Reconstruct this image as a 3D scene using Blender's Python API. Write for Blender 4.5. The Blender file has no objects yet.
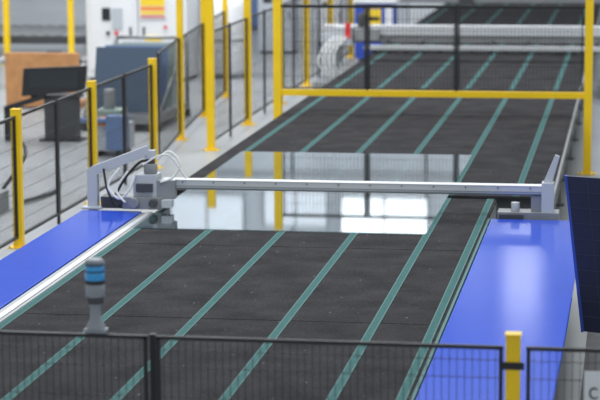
import bpy, math, random
from mathutils import Vector, Matrix
random.seed(4)
S=bpy.context.scene
S.view_settings.view_transform='Standard'

# ---------------------------------------------------------------- materials
def mat(name,col,rough=.5,metal=0,noise=0,nscale=8,bump=0,spec=None,emit=0,coat=0):
    m=bpy.data.materials.new(name); m.use_nodes=True
    nt=m.node_tree; b=nt.nodes['Principled BSDF']
    b.inputs['Base Color'].default_value=(*col,1)
    b.inputs['Roughness'].default_value=rough
    b.inputs['Metallic'].default_value=metal
    if spec is not None: b.inputs['Specular IOR Level'].default_value=spec
    if coat: b.inputs['Coat Weight'].default_value=coat
    if emit:
        b.inputs['Emission Color'].default_value=(*col,1); b.inputs['Emission Strength'].default_value=emit
    if noise or bump:
        tc=nt.nodes.new('ShaderNodeTexCoord'); n=nt.nodes.new('ShaderNodeTexNoise')
        n.inputs['Scale'].default_value=nscale; n.inputs['Detail'].default_value=5
        nt.links.new(tc.outputs['Object'],n.inputs['Vector'])
        if noise:
            r=nt.nodes.new('ShaderNodeValToRGB')
            r.color_ramp.elements[0].position=.3; r.color_ramp.elements[1].position=.7
            r.color_ramp.elements[0].color=(*[c*(1-noise) for c in col],1)
            r.color_ramp.elements[1].color=(*[min(1,c*(1+noise)) for c in col],1)
            nt.links.new(n.outputs['Fac'],r.inputs['Fac']); nt.links.new(r.outputs['Color'],b.inputs['Base Color'])
        if bump:
            bp=nt.nodes.new('ShaderNodeBump'); bp.inputs['Strength'].default_value=bump; bp.inputs['Distance'].default_value=.01
            nt.links.new(n.outputs['Fac'],bp.inputs['Height']); nt.links.new(bp.outputs['Normal'],b.inputs['Normal'])
    return m

YEL=mat('yellow_paint',(.95,.62,.008),.38,noise=.05,nscale=3)
BLK=mat('black_paint',(.014,.014,.016),.45)
WIRE=mat('black_wire',(.012,.012,.014),.5)
TEAL=mat('teal_belt',(.048,.125,.122),.8,noise=.15,nscale=30,spec=.08)
TEALD=mat('teal_belt_edge',(.10,.19,.185),.7,spec=.1)
ALU=mat('aluminium',(.58,.60,.62),.4,.4)
STEEL=mat('grey_steel',(.27,.28,.29),.45,.3,noise=.08,nscale=4)
DSTEEL=mat('dark_steel',(.07,.073,.078),.5,.3)
LGREY=mat('light_grey_paint',(.46,.49,.53),.4)
WHITE=mat('white_paint',(.74,.75,.77),.4,noise=.03,nscale=2)
CABLE=mat('white_cable',(.78,.78,.76),.5)
BLUE=mat('blue_laminate',(.026,.085,.60),.14,noise=.03,nscale=2,spec=.4)
BLUED=mat('blue_paint',(.03,.08,.45),.4)
LBLUE=mat('light_blue_paint',(.12,.19,.36),.4)
DBLUE=mat('dark_blue_glass',(.07,.10,.15),.12)
WOOD=mat('plywood',(.55,.26,.10),.6,noise=.18,nscale=5)
RED=mat('red_paint',(.65,.03,.03),.4)
ORANGE=mat('orange_print',(.85,.25,.03),.5)
YELLAB=mat('yellow_label',(.85,.60,.03),.5)
NAVY=mat('navy_panel',(.014,.018,.055),.3,noise=.1,nscale=3)
NAVYL=mat('navy_panel_line',(.04,.05,.10),.3)
LENSB=mat('cyan_blue_lens',(.02,.24,.52),.15,coat=.6,emit=.2)
LENSD=mat('smoked_lens',(.04,.08,.14),.15,coat=.6)
SILV=mat('grey_plastic',(.27,.29,.32),.4)
SCREEN=mat('screen_glass',(.02,.025,.03),.1)
GREEN=mat('green_grey_paint',(.25,.33,.30),.5)
FLOORD=mat('added_floor_sheet',(.08,.08,.088),.7,noise=.2,nscale=6)  # dark grey of the sheet added over the right floor

def belt_mat():
    m=mat('black_felt',(.030,.027,.028),.9,spec=.08)
    nt=m.node_tree;b=nt.nodes['Principled BSDF']
    tc=nt.nodes.new('ShaderNodeTexCoord')
    n=nt.nodes.new('ShaderNodeTexNoise'); n.inputs['Scale'].default_value=2.2; n.inputs['Detail'].default_value=8
    n2=nt.nodes.new('ShaderNodeTexNoise'); n2.inputs['Scale'].default_value=45; n2.inputs['Detail'].default_value=3
    v=nt.nodes.new('ShaderNodeTexVoronoi'); v.inputs['Scale'].default_value=5; 
    for x in (n,n2,v): nt.links.new(tc.outputs['Object'],x.inputs['Vector'])
    a=nt.nodes.new('ShaderNodeMath'); a.operation='ADD'
    nt.links.new(n.outputs['Fac'],a.inputs[0]); nt.links.new(n2.outputs['Fac'],a.inputs[1])
    r=nt.nodes.new('ShaderNodeValToRGB')
    mr=nt.nodes.new('ShaderNodeMapRange'); mr.inputs['From Min'].default_value=.75; mr.inputs['From Max'].default_value=1.25
    nt.links.new(a.outputs[0],mr.inputs['Value']); nt.links.new(mr.outputs[0],r.inputs['Fac'])
    r.color_ramp.elements[0].color=(.018,.0175,.0195,1); r.color_ramp.elements[1].color=(.046,.044,.047,1)
    lt=nt.nodes.new('ShaderNodeMath'); lt.operation='LESS_THAN'; lt.inputs[1].default_value=.05
    nt.links.new(v.outputs['Distance'],lt.inputs[0])
    mx=nt.nodes.new('ShaderNodeMixRGB'); mx.inputs['Color2'].default_value=(.2,.2,.2,1)
    nt.links.new(lt.outputs[0],mx.inputs['Fac']); nt.links.new(r.outputs['Color'],mx.inputs['Color1'])
    nt.links.new(mx.outputs['Color'],b.inputs['Base Color'])
    return m
FELT=belt_mat()

def glass_mat():
    m=bpy.data.materials.new('float_glass'); m.use_nodes=True; nt=m.node_tree; nt.nodes.clear()
    o=nt.nodes.new('ShaderNodeOutputMaterial'); mx=nt.nodes.new('ShaderNodeMixShader')
    t=nt.nodes.new('ShaderNodeBsdfTransparent'); t.inputs['Color'].default_value=(.80,.88,.86,1)
    g=nt.nodes.new('ShaderNodeBsdfGlossy'); g.inputs['Roughness'].default_value=.03; g.inputs['Color'].default_value=(.95,.97,1,1)
    lw=nt.nodes.new('ShaderNodeLayerWeight'); lw.inputs['Blend'].default_value=.5
    p=nt.nodes.new('ShaderNodeMath'); p.operation='POWER'; p.inputs[1].default_value=3.5
    k=nt.nodes.new('ShaderNodeMath'); k.operation='MULTIPLY_ADD'; k.inputs[1].default_value=.94; k.inputs[2].default_value=.06
    nt.links.new(lw.outputs['Facing'],p.inputs[0]); nt.links.new(p.outputs[0],k.inputs[0]); nt.links.new(k.outputs[0],mx.inputs['Fac'])
    nt.links.new(t.outputs[0],mx.inputs[1]); nt.links.new(g.outputs[0],mx.inputs[2]); nt.links.new(mx.outputs[0],o.inputs['Surface'])
    return m
GLASS=glass_mat()

# ---------------------------------------------------------------- mesh builder
class M:
    def __init__(s): s.v=[];s.f=[];s.m=[];s.sm=[];s.mats=[]
    def mi(s,m):
        if m not in s.mats: s.mats.append(m)
        return s.mats.index(m)
    def raw(s,vs,fs,m,smooth=False):
        o=len(s.v); s.v+= [tuple(v) for v in vs]; k=s.mi(m)
        for f in fs: s.f.append([o+i for i in f]); s.m.append(k); s.sm.append(smooth)
        return s
    def box(s,x0,x1,y0,y1,z0,z1,m,rot=None):
        vs=[Vector((x,y,z)) for z in (z0,z1) for y in (y0,y1) for x in (x0,x1)]
        if rot is not None:
            c=Vector(((x0+x1)/2,(y0+y1)/2,(z0+z1)/2)); vs=[rot@(v-c)+c for v in vs]
        return s.raw(vs,[(0,2,3,1),(4,5,7,6),(0,1,5,4),(2,6,7,3),(0,4,6,2),(1,3,7,5)],m)
    def prism(s,poly,z0,z1,m):
        n=len(poly); vs=[(x,y,z0) for x,y in poly]+[(x,y,z1) for x,y in poly]
        fs=[tuple(reversed(range(n))),tuple(range(n,2*n))]+[(i,(i+1)%n,n+(i+1)%n,n+i) for i in range(n)]
        return s.raw(vs,fs,m)
    def prism_y(s,poly,y0,y1,m):
        n=len(poly); vs=[(x,y0,z) for x,z in poly]+[(x,y1,z) for x,z in poly]
        fs=[tuple(range(n)),tuple(reversed(range(n,2*n)))]+[(i,n+i,n+(i+1)%n,(i+1)%n) for i in range(n)]
        return s.raw(vs,fs,m)
    def rod(s,a,b,r,m,n=4,r2=None):
        a=Vector(a);b=Vector(b);d=(b-a).normalized()
        t=Vector((0,0,1)) if abs(d.z)<.9 else Vector((0,1,0))
        p=d.cross(t).normalized();q=d.cross(p); r2=r if r2 is None else r2
        vs=[];
        for c,rr in ((a,r),(b,r2)):
            for i in range(n):
                an=2*math.pi*(i+.5)/n; vs.append(c+rr*(math.cos(an)*p+math.sin(an)*q))
        fs=[tuple(range(n)),tuple(reversed(range(n,2*n)))]
        s.raw(vs,fs,m); 
        o=len(s.v)-2*n;k=s.mi(m)
        for i in range(n): s.f.append([o+i,o+n+i,o+n+(i+1)%n,o+(i+1)%n]); s.m.append(k); s.sm.append(n>6)
        return s
    def tube(s,pts,r,m,n=8,sub=8):
        P=[Vector(p) for p in pts]; P=[P[0]]+P+[P[-1]]; C=[]
        for i in range(1,len(P)-2):
            for j in range(sub):
                t=j/sub;a,b,c,d=P[i-1],P[i],P[i+1],P[i+2]
                C.append(.5*((2*b)+(c-a)*t+(2*a-5*b+4*c-d)*t*t+(3*b-a-3*c+d)*t**3))
        C.append(P[-1])
        for a,b in zip(C[:-1],C[1:]):
            if (b-a).length>1e-5: s.rod(a,b,r,m,n)
        return s
    def lathe(s,cx,cy,prof,m,n=32):
        vs=[(cx+r*math.cos(2*math.pi*i/n),cy+r*math.sin(2*math.pi*i/n),z) for r,z in prof for i in range(n)]
        fs=[(j*n+i,j*n+(i+1)%n,(j+1)*n+(i+1)%n,(j+1)*n+i) for j in range(len(prof)-1) for i in range(n)]
        s.raw(vs,fs,m,True)
        s.raw([vs[i] for i in range(n)],[tuple(reversed(range(n)))],m)
        s.raw([vs[(len(prof)-1)*n+i] for i in range(n)],[tuple(range(n))],m)
        return s
    def mesh_panel(s,a,b,z0,z1,dv,dh,r,m,frame=.02,fm=None):
        a=Vector((a[0],a[1],0));b=Vector((b[0],b[1],0));L=(b-a).length;d=(b-a)/L
        n=int(L/dv)
        for i in range(1,n):
            p=a+d*(L*i/n); s.rod((p.x,p.y,z0),(p.x,p.y,z1),r,m)
        k=max(1,int(round((z1-z0)/dh)))
        for i in range(1,k):
            z=z0+(z1-z0)*i/k
            s.rod((a.x,a.y,z),(b.x,b.y,z),r,m)
        if frame:
            fm=fm or BLK
            for z in (z0,z1): s.rod((a.x,a.y,z),(b.x,b.y,z),frame*1.2,fm)
            for p in (a+d*frame,b-d*frame): s.rod((p.x,p.y,z0),(p.x,p.y,z1),frame*1.2,fm)
        return s
    def post(s,x,y,h,w,m,z0=0):
        s.box(x-w/2,x+w/2,y-w/2,y+w/2,z0,h,m)
        s.box(x-w/2-.006,x+w/2+.006,y-w/2-.006,y+w/2+.006,h,h+.015,m)
        if z0==0:
            s.box(x-w*1.1,x+w*1.1,y-w*1.1,y+w*1.1,0,.012,m)
            for sx in (-1,1):
                for sy in (-1,1): s.rod((x+sx*w*.85,y+sy*w*.85,.012),(x+sx*w*.85,y+sy*w*.85,.03),.012,STEEL,6)
        return s
    def done(s,name,bevel=0,parent=None):
        me=bpy.data.meshes.new(name); me.from_pydata(s.v,[],s.f)
        for m in s.mats: me.materials.append(m)
        for p,k,sm in zip(me.polygons,s.m,s.sm): p.material_index=k; p.use_smooth=sm
        me.update(); o=bpy.data.objects.new(name,me); S.collection.objects.link(o)
        if bevel:
            b=o.modifiers.new('bevel','BEVEL'); b.width=bevel; b.segments=2; b.limit_method='ANGLE'; b.angle_limit=math.radians(50)
        if parent: o.parent=parent
        return o

# ---------------------------------------------------------------- room
FLOOR=mat('epoxy_floor',(.35,.365,.38),.35,noise=.12,nscale=.5)
M().box(-45,25,0,92,-.2,0,FLOOR).done('floor')
WALL=mat('wall_cladding',(.60,.63,.67),.7,noise=.22,nscale=.25)
WALLD=mat('wall_upper_darkened',(.055,.065,.10),.7,noise=.2,nscale=.3)  # unseen upper wall, darkened so its reflection leaves the blue tables deeper
w=M(); w.box(-45,25,92,92.3,0,13.5,WALL); w.box(-45,25,92,92.3,13.5,20,WALLD)
for i in range(36): w.box(-45+i*2,-44.9+i*2,91.93,92,0,13.5,DSTEEL if i%3==0 else WALL)
for z in (6,10.2,13.4): w.box(-45,25,91.9,92,z,z+.22,STEEL)
w.done('wall_back')
WIN=mat('daylight_window',(.93,.96,1),.3,emit=1.5)
WIN3=mat('highlight_window',(.93,.96,1),.3,emit=3.4)  # unseen pane, narrowed and brightened for the highlight on the blue table
WIN2=mat('frosted_window',(.72,.76,.82),.3,emit=.5)
FR=mat('window_frame',(.3,.31,.33),.5)
wins=[(-20.5,-17.2,11.3,13.1,WIN2),(-16.2,-13.4,11.0,12.6,WIN2),(-12.7,-8.9,11.3,13.2,WIN),(-5.4,-3.9,14.1,15.9,WIN3),(-7.6,-6.2,14.3,15.6,WIN2),(-22,-20.5,14.5,16,WIN2),(-1,2,11.2,13,WIN2),(4,7,11.2,13,WIN2),(-26,-23,11.2,13,WIN2)]
for i,(x0,x1,z0,z1,wm) in enumerate(wins):
    q=M(); q.box(x0,x1,91.82,91.86,z0,z1,wm)
    for x in (x0-.08,(x0+x1)/2-.04,x1): q.box(x,x+.08,91.78,91.88,z0-.08,z1+.08,FR)
    for z in (z0-.08,z1): q.box(x0-.08,x1+.08,91.78,91.88,z,z+.08,FR)
    q.done('window_%d'%(i+1))

# ---------------------------------------------------------------- cutting tables
T=.95
def table(name,x0,x1,y0,y1,stripes,seam):
    t=M()
    t.box(x0,x1,y0,y1,T-.03,T-.004,FELT)
    xs=[x0]+stripes+[x1]
    for a,b in zip(xs[:-1],xs[1:]):
        if b-a<.12: continue
        a2=a+(.042 if a!=x0 else 0); b2=b-(.042 if b!=x1 else 0)
        y=y0; k=0
        while y<y1-.01:
            ye=min(y1,y+seam); t.box(a2,b2,y+(.008 if k else 0),ye-.008,T-.004,T,FELT); y=ye;k+=1
    for x in stripes:
        t.box(x-.034,x+.034,y0+.01,y1-.01,T-.004,T+.004,TEAL)
        for sx in (-1,1): t.box(x+sx*.034-.005,x+sx*.034+.005,y0+.01,y1-.01,T-.004,T+.0045,TEALD)
    t.box(x0+.05,x1-.05,y0+.05,y1-.05,T-.14,T-.03,DSTEEL)
    for x in (x0,x1-.06): t.box(x,x+.06,y0,y1,T-.22,T-.031,STEEL)
    n=max(2,int((y1-y0)/2.4))
    for i in range(n+1):
        y=y0+.25+(y1-y0-.5)*i/n
        t.box(x0+.06,x1-.06,y-.04,y+.04,T-.24,T-.14,STEEL)
        for x in (x0+.1,(x0+x1)/2,x1-.1):
            t.box(x-.05,x+.05,y-.05,y+.05,.02,T-.22,STEEL); t.box(x-.09,x+.09,y-.09,y+.09,0,.02,DSTEEL)
    for x in (x0+.1,x1-.1): t.box(x-.03,x+.03,y0+.3,y1-.3,.28,.34,STEEL)
    return t
t=table('n',-5.5,-1.6,14.3,25.3,[-5.44,-4.62,-3.80,-2.99,-2.19,-1.67],3.7)
t.box(-5.66,-5.5,14.3,23.78,T-.12,T-.005,STEEL)
t.box(-5.60,-5.54,14.3,23.78,T-.005,T+.004,ALU)
t.box(-1.6,-1.575,14.3,23.8,T-.1,T+.004,TEALD)
t.done('cutting_table')
F=[-5.44,-4.63,-3.82,-3.00,-2.19,-1.38]
for y0,y1 in ((25.55,44.2),(44.5,54.5),(55.3,68)):
    t=table('f',-5.72,-.95,y0,y1,F,4.6); t.box(-.95,-.92,y0+.05,y1,T-.1,T-.01,STEEL); t.done('conveyor_table')

# blue side tables
def side(poly,legs):
    b=M(); b.prism(poly,T-.035,T+.002,BLUE)
    c=(sum(p[0] for p in poly)/len(poly),sum(p[1] for p in poly)/len(poly))
    b.prism([(c[0]+(x-c[0])*.94,c[1]+(y-c[1])*.985) for x,y in poly],T-.13,T-.035,DSTEEL)
    for x,y in legs: b.box(x-.04,x+.04,y-.04,y+.04,0,T-.13,STEEL)
    return b
side([(-6.40,14.3),(-5.68,14.3),(-5.68,23.85),(-6.40,23.85)],[(x,y) for x in (-6.3,-5.8) for y in (14.6,17.6,20.6,23.6)]).done('blue_side_table',.008)
side([(-1.565,14.3),(-.55,14.3),(-.52,17.5),(-.51,20.5),(-.64,23.8),(-1.565,23.8)],[(x,y) for x in (-1.45,-.72) for y in (14.6,17.6,20.4,23.3)]).done('blue_side_table',.008)

# glass sheet on table
g=M(); g.box(-5.49,-2.2,22.62,29.25,T+.0055,T+.0135,GLASS)
g.done('glass_sheet')

# ---------------------------------------------------------------- cutting bridge
b=M(); yb=24.0
b.box(-5.45,-.98,yb-.07,yb+.07,1.225,1.315,ALU)
b.box(-5.45,-.98,yb-.075,yb+.075,1.315,1.325,WHITE)
b.box(-5.45,-.98,yb-.05,yb+.05,1.205,1.225,STEEL)
b.box(-5.45,-.98,yb-.08,yb-.07,1.25,1.258,STEEL)
for i in range(12): b.rod((-5.2+i*.37,yb-.07,1.295),(-5.2+i*.37,yb-.08,1.295),.010,DSTEEL,6)
# left carriage
b.box(-5.9,-5.42,yb-.20,yb+.22,T+.03,1.12,STEEL)
b.box(-5.78,-5.50,yb-.14,yb+.14,1.12,1.38,LGREY)
b.box(-5.74,-5.54,yb-.18,yb-.14,1.18,1.28,DSTEEL)
b.box(-5.50,-5.28,yb-.14,yb-.02,1.10,1.32,STEEL)
b.rod((-5.60,yb,1.38),(-5.60,yb,1.50),.08,STEEL,16)
b.rod((-5.60,yb,1.50),(-5.60,yb,1.56),.055,DSTEEL,16)
b.rod((-5.75,yb-.21,1.06),(-5.75,yb-.28,1.06),.06,STEEL,14)
b.rod((-5.52,yb-.21,1.06),(-5.52,yb-.28,1.06),.05,DSTEEL,14)
b.box(-6.2,-5.92,yb-.05,yb+.2,T+.012,1.10,DSTEEL)
b.box(-5.42,-5.30,yb-.25,yb-.1,T+.06,1.10,LGREY)
b.prism_y([(-6.36,T+.01),(-6.24,T+.01),(-6.24,1.36),(-5.62,1.60),(-5.62,1.72),(-6.30,1.46),(-6.36,1.42)],yb-.06,yb+.06,LGREY)
b.box(-6.42,-6.18,yb-.12,yb+.14,T+.006,T+.03,LGREY)
b.box(-5.66,-5.54,yb-.05,yb+.05,1.56,1.66,LGREY)
# cables
b.tube([(-5.5,yb-.1,1.56),(-5.35,yb-.1,1.66),(-5.22,yb-.12,1.52),(-5.3,yb-.12,1.36),(-5.45,yb-.15,1.3)],.014,CABLE)
b.tube([(-5.66,yb-.15,1.5),(-5.45,yb-.18,1.62),(-5.32,yb-.15,1.60),(-5.15,yb-.1,1.34)],.011,CABLE)
b.tube([(-5.95,yb-.1,1.45),(-6.08,yb-.15,1.25),(-5.95,yb-.18,1.1),(-5.82,yb-.2,1.2),(-5.74,yb-.16,1.42)],.015,CABLE)
b.tube([(-5.85,yb-.1,1.42),(-5.98,yb-.15,1.2),(-5.86,yb-.22,1.06)],.013,CABLE)
b.tube([(-6.15,yb-.08,1.44),(-6.1,yb-.12,1.2),(-6.0,yb-.15,1.02),(-5.9,yb-.2,1.05)],.014,BLK)
b.tube([(-6.1,yb+.1,1.02),(-5.95,yb+.2,1.3),(-5.75,yb+.15,1.5),(-5.6,yb+.1,1.5)],.016,BLK)
# right carriage
b.box(-1.0,-.86,yb-.09,yb+.09,T-.02,1.36,LGREY)
b.prism_y([(-.98,1.36),(-.88,1.36),(-.80,1.66),(-.85,1.68)],yb-.03,yb+.03,LGREY)
b.box(-1.50,-.80,yb-.12,yb+.16,.86,1.02,STEEL)
b.box(-1.48,-1.20,yb-.15,yb-.12,.88,1.0,DSTEEL)
b.box(-1.12,-1.0,yb-.05,yb+.10,1.02,1.22,STEEL)
b.rod((-1.3,yb,1.02),(-1.3,yb,1.12),.05,ALU,12)
for x in (-6.3,-.9): b.box(x-.05,x+.05,yb-.05,yb+.05,0,T,STEEL)
b.done('glass_cutting_bridge',.006)

# ---------------------------------------------------------------- far gantry
b=M(); y=47
b.box(-6.9,-.4,y-.15,y+.15,1.30,1.50,ALU)
b.box(-6.9,-.4,y-.16,y+.16,1.50,1.52,WHITE)
b.box(-6.6,-.5,y-.10,y+.10,1.14,1.30,STEEL)
b.box(-5.9,-.6,y-.75,y-.60,1.02,1.12,ALU)
for i in range(14): b.rod((-5.7+i*.37,y-.68,1.02),(-5.7+i*.37,y-.68,.96),.05,DSTEEL,10)
for i in range(7): b.box(-5.5+i*.78,-5.4+i*.78,y-.66,y,1.12,1.2,DSTEEL)
for x in (-6.75,-.5):
    b.box(x-.16,x+.16,y-.2,y+.2,.3,1.3,LGREY); b.box(x-.25,x+.25,y-.9,y+.5,0,.3,STEEL)
b.box(-6.6,-6.2,y-.5,y-.15,1.1,1.5,LGREY)
b.box(-6.35,-6.22,y-.52,y-.5,1.25,1.6,RED)
b.rod((-6.0,y-.3,1.5),(-6.0,y-.3,1.8),.09,DSTEEL,14)
b.box(-6.15,-5.6,y-.4,y-.15,1.2,1.45,STEEL)
for k in range(4):
    b.tube([(-6.6+.1*k,y-.5,1.3),(-6.8+.1*k,y-.8,1.05),(-6.9+.12*k,y-.9,.75),(-6.7+.1*k,y-.8,.45),(-6.5+.1*k,y-.5,.35)],.018,CABLE)
b.done('gantry_machine',.008)
b=M(); y=60
b.box(-6.6,-.4,y-.12,y+.12,1.25,1.42,STEEL)
for x in (-6.5,-.5): b.box(x-.14,x+.14,y-.15,y+.15,0,1.25,LGREY)
b.box(-4.9,-4.5,y-.25,y-.12,1.15,1.5,DSTEEL)
b.done('gantry_machine',.008)

# ---------------------------------------------------------------- fences
f=M(); y=13.5
for a,c in ((-7.6,-5.42),(-5.37,-3.19),(-3.13,-.80),(-.65,1.6)):
    f.mesh_panel((a,y),(c,y),.15,1.785,.05,.2,.0030,WIRE,.015)
    f.rod((a,y,1.70),(c,y,1.70),.003,WIRE)
for x in (-5.395,-3.16,1.62):
    f.box(x-.02,x+.02,y+.02,y+.06,0,1.8,BLK)
    f.box(x-.07,x+.07,y-.03,y+.09,0,.012,BLK)
f.post(-.735,y,1.87,.095,YEL)
for z in (.4,1.65):
    f.box(-.80,-.66,y-.052,y-.04,z,z+.05,BLK)
f.done('safety_fence')
f=M(); y=34.4
f.post(-5.83,y,2.95,.13,YEL); f.post(-.70,y,2.95,.13,YEL)
f.box(-5.77,-.76,y-.05,y+.05,1.235,1.335,YEL)
f.box(-5.77,-.76,y-.025,y+.025,2.70,2.74,BLK)
for a,c in ((-5.74,-4.36),(-4.30,-2.88),(-2.82,-.8)):
    f.mesh_panel((a,y),(c,y),1.36,2.70,.06,.2,.0034,WIRE,.012)
for x in (-4.33,-2.85): f.box(x-.022,x+.022,y-.03,y+.03,1.335,2.74,BLK)
f.done('safety_fence')
f=M(); P=[(-8.0,18.8),(-8.0,22.65),(-7.98,26.5),(-7.95,30.3),(-7.92,34.2)]
for x,y in P: f.post(x,y,1.83,.12,YEL)
for (a,b_),(c,d) in zip(P[:-1],P[1:]):
    m1=((a+c)/2,(b_+d)/2)
    f.mesh_panel((a,b_+.08),(m1[0],m1[1]-.02),.15,1.74,.07,.2,.0034,WIRE,.022)
    f.mesh_panel((m1[0],m1[1]+.02),(c,d-.08),.15,1.74,.07,.2,.0034,WIRE,.022)
    f.box(m1[0]-.02,m1[0]+.02,m1[1]-.02,m1[1]+.02,0,1.78,BLK)
f.done('safety_fence')
f=M(); P=[(-7.42,36.6),(-7.46,40.5),(-7.48,44.4),(-7.5,48.3),(-7.5,52.2),(-7.5,56.1)]
for x,y in P: f.post(x,y,2.95,.13,YEL)
for (a,b_),(c,d) in zip(P[:-1],P[1:]):
    f.mesh_panel((a,b_+.08),(c,d-.08),.15,2.1,.08,.2,.0026,WIRE,.018)
    f.box((a+c)/2-.02,(a+c)/2+.02,(b_+d)/2-.02,(b_+d)/2+.02,0,2.14,BLK)
f.done('safety_fence')
f=M(); P=[(-7.9,34.45),(-8.27,38.0),(-8.6,41.8),(-8.9,45.6)]
for x,y in P[1:]: f.post(x,y,2.6,.11,YEL)
for (a,b_),(c,d) in zip(P[:-1],P[1:]): f.mesh_panel((a,b_+.08),(c,d-.08),.15,1.9,.08,.2,.0026,WIRE,.018)
f.done('safety_fence')

# yellow guard posts / rails
f=M(); f.post(-16.9,51.9,2.6,.14,YEL)
f.box(-20.4,-16.9,51.85,51.95,.95,1.05,YEL); f.box(-20.4,-16.9,51.85,51.95,.45,.53,YEL); f.post(-20.4,51.9,2.6,.14,YEL)
f.done('guard_rail')
f=M(); f.post(-16.15,53.0,2.6,.14,YEL); f.done('guard_post')
f=M(); f.post(-13.25,48.7,2.9,.12,YEL); f.done('guard_post')
f=M(); f.post(.3,37,2.9,.12,YEL); f.done('guard_post')

# ---------------------------------------------------------------- signal tower (stands on the fence rail)
s=M(); x,y=-3.55,13.52; z=1.81
s.box(x-.075,x+.075,y-.045,y+.045,z-.005,z+.02,SILV)
s.lathe(x,y,[(.066,z+.02),(.060,z+.045),(.038,z+.085),(.036,z+.17),(.05,z+.195)],SILV)
s.lathe(x,y,[(.055,z+.195),(.058,z+.20),(.058,z+.235),(.052,z+.24)],DSTEEL)
s.lathe(x,y,[(.062,z+.24),(.066,z+.245),(.066,z+.325),(.062,z+.33)],SILV)
s.lathe(x,y,[(.066,z+.33),(.069,z+.335),(.069,z+.35),(.066,z+.355)],BLK)
s.lathe(x,y,[(.064,z+.355),(.067,z+.36),(.067,z+.405),(.066,z+.41)],LENSB)
s.lathe(x,y,[(.067,z+.41),(.068,z+.412),(.068,z+.418),(.067,z+.42)],BLK)
s.lathe(x,y,[(.066,z+.42),(.067,z+.422),(.067,z+.45),(.066,z+.453)],LENSB)
s.lathe(x,y,[(.069,z+.453),(.070,z+.457),(.070,z+.472),(.066,z+.475)],LENSD)
s.lathe(x,y,[(.062,z+.475),(.060,z+.49),(.045,z+.50),(.01,z+.505)],SILV)
s.done('signal_tower_light')

# white sign on right fence
s=M(); y=13.46
s.box(-.27,.13,y-.006,y,1.36,1.655,WHITE)
s.box(-.255,.115,y-.008,y-.006,1.375,1.64,WHITE)
c0=(-.205,1.51)
for i in range(10):
    a0=math.radians(45+27*i);a1=math.radians(45+27*(i+1))
    s.rod((c0[0]+.028*math.cos(a0),y-.010,c0[1]+.035*math.sin(a0)),(c0[0]+.028*math.cos(a1),y-.010,c0[1]+.035*math.sin(a1)),.006,BLK,6)
for k in range(3): s.box(-.15+k*.07,-.11+k*.07,y-.012,y-.008,1.475,1.545,BLK)
s.done('warning_sign')

# ---------------------------------------------------------------- tilted dark panel right
s=M(); y=19.6
s.prism_y([(-.40,.58),(.62,.50),(.50,2.0),(-.585,2.06)],y,y+.05,NAVY)
for k in range(1,6):
    t_=k/6; s.rod((-.40+1.02*t_,y-.001,.58-.08*t_),(-.585+1.085*t_,y-.001,2.06-.06*t_),.003,NAVYL)
for k in range(1,10):
    t_=k/10; s.rod((-.40-.185*t_,y-.001,.58+1.48*t_),(.62-.12*t_,y-.001,.50+1.5*t_),.003,NAVYL)
s.prism_y([(-.43,.57),(-.40,.58),(-.585,2.06),(-.608,2.065)],y-.005,y+.06,BLUED)
s.box(.05,.13,y+.06,y+.14,0.03,1.7,STEEL); s.box(-.2,.4,y-.2,y+.4,0.02,.04,STEEL)
s.rod((-.2,y+.1,1.2),(.09,y+.1,1.2),.02,STEEL,8)
s.done('tilted_glass_panel',0)
s=M(); s.prism([(-.42,14.2),(1.6,14.2),(1.6,24),(-.42,24)],0,.02,FLOORD); s.done('added_floor_sheet')  # added sheet, laid only to darken the floor on the right

# ---------------------------------------------------------------- background left
s=M()
s.box(-12.95,-11.7,49.0,50.4,.08,2.4,WHITE); s.box(-11.68,-10.5,49.0,50.4,.08,2.4,WHITE)
s.box(-12.9,-10.55,49.05,50.3,0,.08,DSTEEL)
s.box(-12.85,-11.8,48.97,49,.25,2.3,WHITE); s.box(-11.6,-10.58,48.97,49,.25,2.3,WHITE)
s.box(-11.88,-11.84,48.93,48.97,1.1,1.3,BLK); s.box(-11.55,-11.51,48.93,48.97,1.1,1.3,BLK)
s.box(-12.3,-12.05,48.94,48.97,1.25,1.75,LGREY)
s.box(-12.55,-12.35,48.94,48.97,1.45,1.75,SCREEN)
s.rod((-12.2,48.94,1.15),(-12.2,48.9,1.15),.05,RED,12)
s.rod((-12.4,48.94,1.15),(-12.4,48.9,1.15),.05,BLK,12)
s.box(-11.63,-10.98,48.93,48.97,1.50,2.1,WHITE)
s.box(-11.6,-11.01,48.92,48.93,1.53,1.57,RED); s.box(-11.6,-11.01,48.92,48.93,1.60,1.68,YELLAB); s.box(-11.6,-11.01,48.92,48.93,1.70,1.78,ORANGE); s.box(-11.6,-11.01,48.92,48.93,1.80,2.06,YELLAB)
s.box(-11.5,-11.1,48.94,48.97,.9,1.1,YELLAB)
s.rod((-11.0,48.94,1.3),(-11.0,48.9,1.3),.04,RED,12)
s.done('control_cabinet',.01)
s=M(); s.lathe(-9.75,50.2,[(.45,.12),(.5,.2),(.5,1.7),(.42,1.9),(.15,2.0)],WHITE); s.lathe(-9.75,50.2,[(.51,.9),(.51,.95)],STEEL)
for k in range(3):
    a=k*2.1; s.rod((-9.75+.4*math.cos(a),50.2+.4*math.sin(a),0),(-9.75+.4*math.cos(a),50.2+.4*math.sin(a),.25),.04,STEEL,8)
s.rod((-9.75,50.2,2.0),(-9.75,50.2,2.2),.06,STEEL,12)
s.done('storage_tank')

s=M()
s.box(-13.1,-11.5,42.8,42.86,.05,1.18,WOOD)
s.box(-13.1,-11.5,42.86,43.4,.10,.16,WOOD)
for x in (-13.05,-12.35,-11.6): s.box(x,x+.08,42.86,43.4,0,.1,WOOD); s.box(x,x+.08,42.86,42.95,.16,1.1,WOOD)
s.box(-13.1,-11.5,42.86,42.95,1.1,1.18,WOOD)
s.done('plywood_crate')

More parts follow.
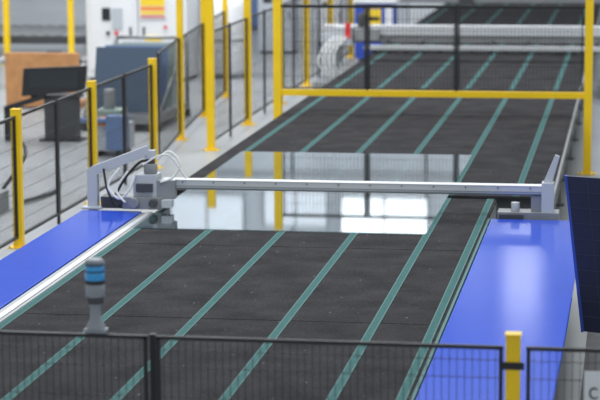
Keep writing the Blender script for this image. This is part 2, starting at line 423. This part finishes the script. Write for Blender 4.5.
s=M() # dark operator console
y=37.4
s.prism_y([(-11.15,.84),(-9.95,.95),(-9.9,1.42),(-11.1,1.36)],y,y+.08,BLK)
s.box(-11.0,-10.1,y+.08,y+.5,.80,.86,BLK)
s.box(-10.75,-10.15,y+.1,y+.45,.04,.8,DSTEEL)
s.box(-10.85,-10.05,y+.05,y+.5,0,.04,BLK)
s.prism_y([(-11.5,.55),(-10.7,.80),(-10.7,.90),(-11.5,.65)],y+.02,y+.10,BLK)
s.box(-11.5,-11.4,y+.02,y+.12,0,.6,BLK)
s.box(-11.0,-10.05,y-.01,y,1.0,1.32,SCREEN)
s.done('operator_console',.006)

s=M()
s.box(-9.4,-8.75,35.5,36.3,.1,.55,LGREY); s.box(-9.3,-8.85,35.6,36.2,.55,.8,GREEN)
s.box(-9.0,-8.65,35.2,35.5,.15,.75,LBLUE); s.rod((-9.5,35.4,.65),(-8.7,35.4,.65),.05,LBLUE,12)
s.rod((-9.1,35.9,.8),(-9.1,35.9,1.15),.10,STEEL,16)
for xx in (-9.3,-8.85): s.box(xx-.05,xx+.05,35.5,36.2,0,.1,DSTEEL)
s.box(-9.2,-9.02,35.45,35.5,.55,.7,ORANGE)
s.done('pump_unit',.01)
s=M() # rack with large glass panes leaning
rx=Matrix.Rotation(math.radians(-16),3,'X')
for k in range(4):
    s.box(-10.3+k*.05,-9.0+k*.02,39.5+k*.5,39.53+k*.5,.32,1.6,(DBLUE,LBLUE,GREEN,LGREY)[k],rx)
s.box(-10.45,-8.95,39.1,42,.15,.3,STEEL)
for xx in (-10.45,-8.98):
    s.rod((xx,41.9,.3),(xx,41.9,1.6),.04,STEEL,8); s.rod((xx,39.2,.3),(xx,41.9,1.6),.03,STEEL,8)
    for yy in (39.2,41.9): s.box(xx-.05,xx+.05,yy-.05,yy+.05,0,.15,DSTEEL)
s.rod((-10.45,41.9,1.6),(-8.98,41.9,1.6),.04,STEEL,8)
s.done('glass_rack')
s=M()
for k in range(3):
    s.box(-9.6,-9.05,26.9+k*1.1,27.4+k*1.1,.0,.30,STEEL if k!=1 else DSTEEL)
    s.rod((-9.3,27.2+k*1.1,.30),(-9.3,27.2+k*1.1,.42),.09,DSTEEL,14)
s.tube([(-9.4,26.9,.25),(-9.6,26.3,.05),(-9.2,25.5,.03),(-9.5,24.6,.03)],.03,BLK)
s.tube([(-9.2,29.7,.25),(-9.0,30.3,.7),(-9.3,31,.8),(-9.5,31.5,.05)],.03,BLK)
s.tube([(-9.0,29.9,.05),(-8.8,31.2,.04),(-9.1,32.5,.04)],.03,DSTEEL)
s.done('drive_unit',.01)

# roller conveyors far left
s=M()
for yy in (45.2,47.6): s.box(-19.5,-14.2,yy,yy+.1,.5,.68,STEEL)
for i in range(17): s.rod((-19.3+i*.3,45.3,.64),(-19.3+i*.3,47.6,.64),.08,DSTEEL if i%2 else ALU,10)
for x in (-19.3,-16.6,-14.4):
    for yy in (45.25,47.65): s.box(x-.05,x+.05,yy-.05,yy+.05,0,.5,STEEL)
s.done('roller_conveyor')
s=M()
for yy in (53.6,57.4): s.box(-19.5,-14,yy,yy+.1,.5,.7,DSTEEL)
for i in range(16): s.rod((-19.3+i*.34,53.7,.66),(-19.3+i*.34,57.4,.66),.08,STEEL,10)
for x in (-19.3,-14.2):
    for yy in (53.65,57.45): s.box(x-.05,x+.05,yy-.05,yy+.05,0,.5,STEEL)
s.done('roller_conveyor')
s=M() # motors and coils beside the rollers
for i in range(7):
    x=-14.9+ (i%3)*.55; y=50.2+(i//3)*1.1
    s.rod((x,y,.22),(x+.35,y,.22),.2,STEEL if i%2 else DSTEEL,14); s.rod((x+.35,y,.22),(x+.5,y,.22),.08,ALU,10); s.box(x+.02,x+.3,y-.14,y+.14,0,.08,DSTEEL)
s.done('motor_stack')

# blue box w/ label near back
s=M()
s.box(-7.2,-6.15,54.6,55.2,.1,1.55,BLUED); s.box(-7.25,-6.1,54.55,55.25,1.55,1.62,WHITE)
s.box(-6.95,-6.5,54.57,54.6,.95,1.4,YELLAB); s.box(-6.9,-6.55,54.56,54.57,1.1,1.2,BLK)
s.box(-7.1,-6.25,54.7,55.1,0,.1,DSTEEL); s.box(-6.4,-6.2,54.57,54.6,.9,1.45,WHITE)
s.done('electrical_box',.01)
for (x0,x1,y0,h,m1) in ((-10.2,-9.2,57,2.0,LGREY),(-9.0,-8.2,60,1.6,WHITE),(-16,-13.4,64,1.8,WHITE),(-12.6,-11,66,2.0,LBLUE)):
    s=M(); s.box(x0,x1,y0,y0+.8,.08,h,m1); s.box(x0+.05,x1-.05,y0-.02,y0,.2,h-.1,m1); s.box(x0+.05,x1-.05,y0+.05,y0+.75,0,.08,DSTEEL)
    s.box(x1-.15,x1-.12,y0-.05,y0-.02,h*.5,h*.5+.15,BLK); s.box(x0+.15,x0+.4,y0-.03,y0-.02,h*.7,h*.7+.12,SCREEN)
    s.done('steel_locker',.01)

# ---------------------------------------------------------------- light
W=bpy.data.worlds.new('W'); S.world=W; W.use_nodes=True
bg=W.node_tree.nodes['Background']; bg.inputs['Color'].default_value=(.86,.94,1,1); bg.inputs['Strength'].default_value=.56
def area(x,y,z,sx,sy,e,rx=0,ry=0,col=(.96,.98,1)):
    l=bpy.data.lights.new('added_hall_light','AREA'); l.shape='RECTANGLE'; l.size=sx; l.size_y=sy; l.energy=e; l.color=col  # added area light, no lamp fixture hangs there
    o=bpy.data.objects.new('added_hall_light',l); o.location=(x,y,z); o.rotation_euler=(rx,ry,0); S.collection.objects.link(o)
area(-3,19,13,8,6,1350); area(-3,40,13,8,8,1500); area(-13,46,13,10,10,2300); area(-12,29,12,6,8,1100); area(-8,75,16,30,8,3500,math.radians(35))  # last one added to brighten the unseen back wall mirrored in the glass

# ---------------------------------------------------------------- camera
fpx=2100
Yv=Vector((336,326,-fpx)).normalized(); u=-.005
U=Vector((u,1,(326+336*u)/fpx)).normalized(); Xv=Yv.cross(U)
R=Matrix((Xv,Yv,U)).to_4x4()
cam=bpy.data.cameras.new('camera'); co=bpy.data.objects.new('camera',cam); S.collection.objects.link(co)
co.matrix_world=Matrix.Translation((0,0,4.85))@R
cam.lens=fpx/600*36; cam.sensor_width=36; cam.clip_end=300
cam.dof.use_dof=True; cam.dof.focus_distance=20.5; cam.dof.aperture_fstop=1.8
S.camera=co
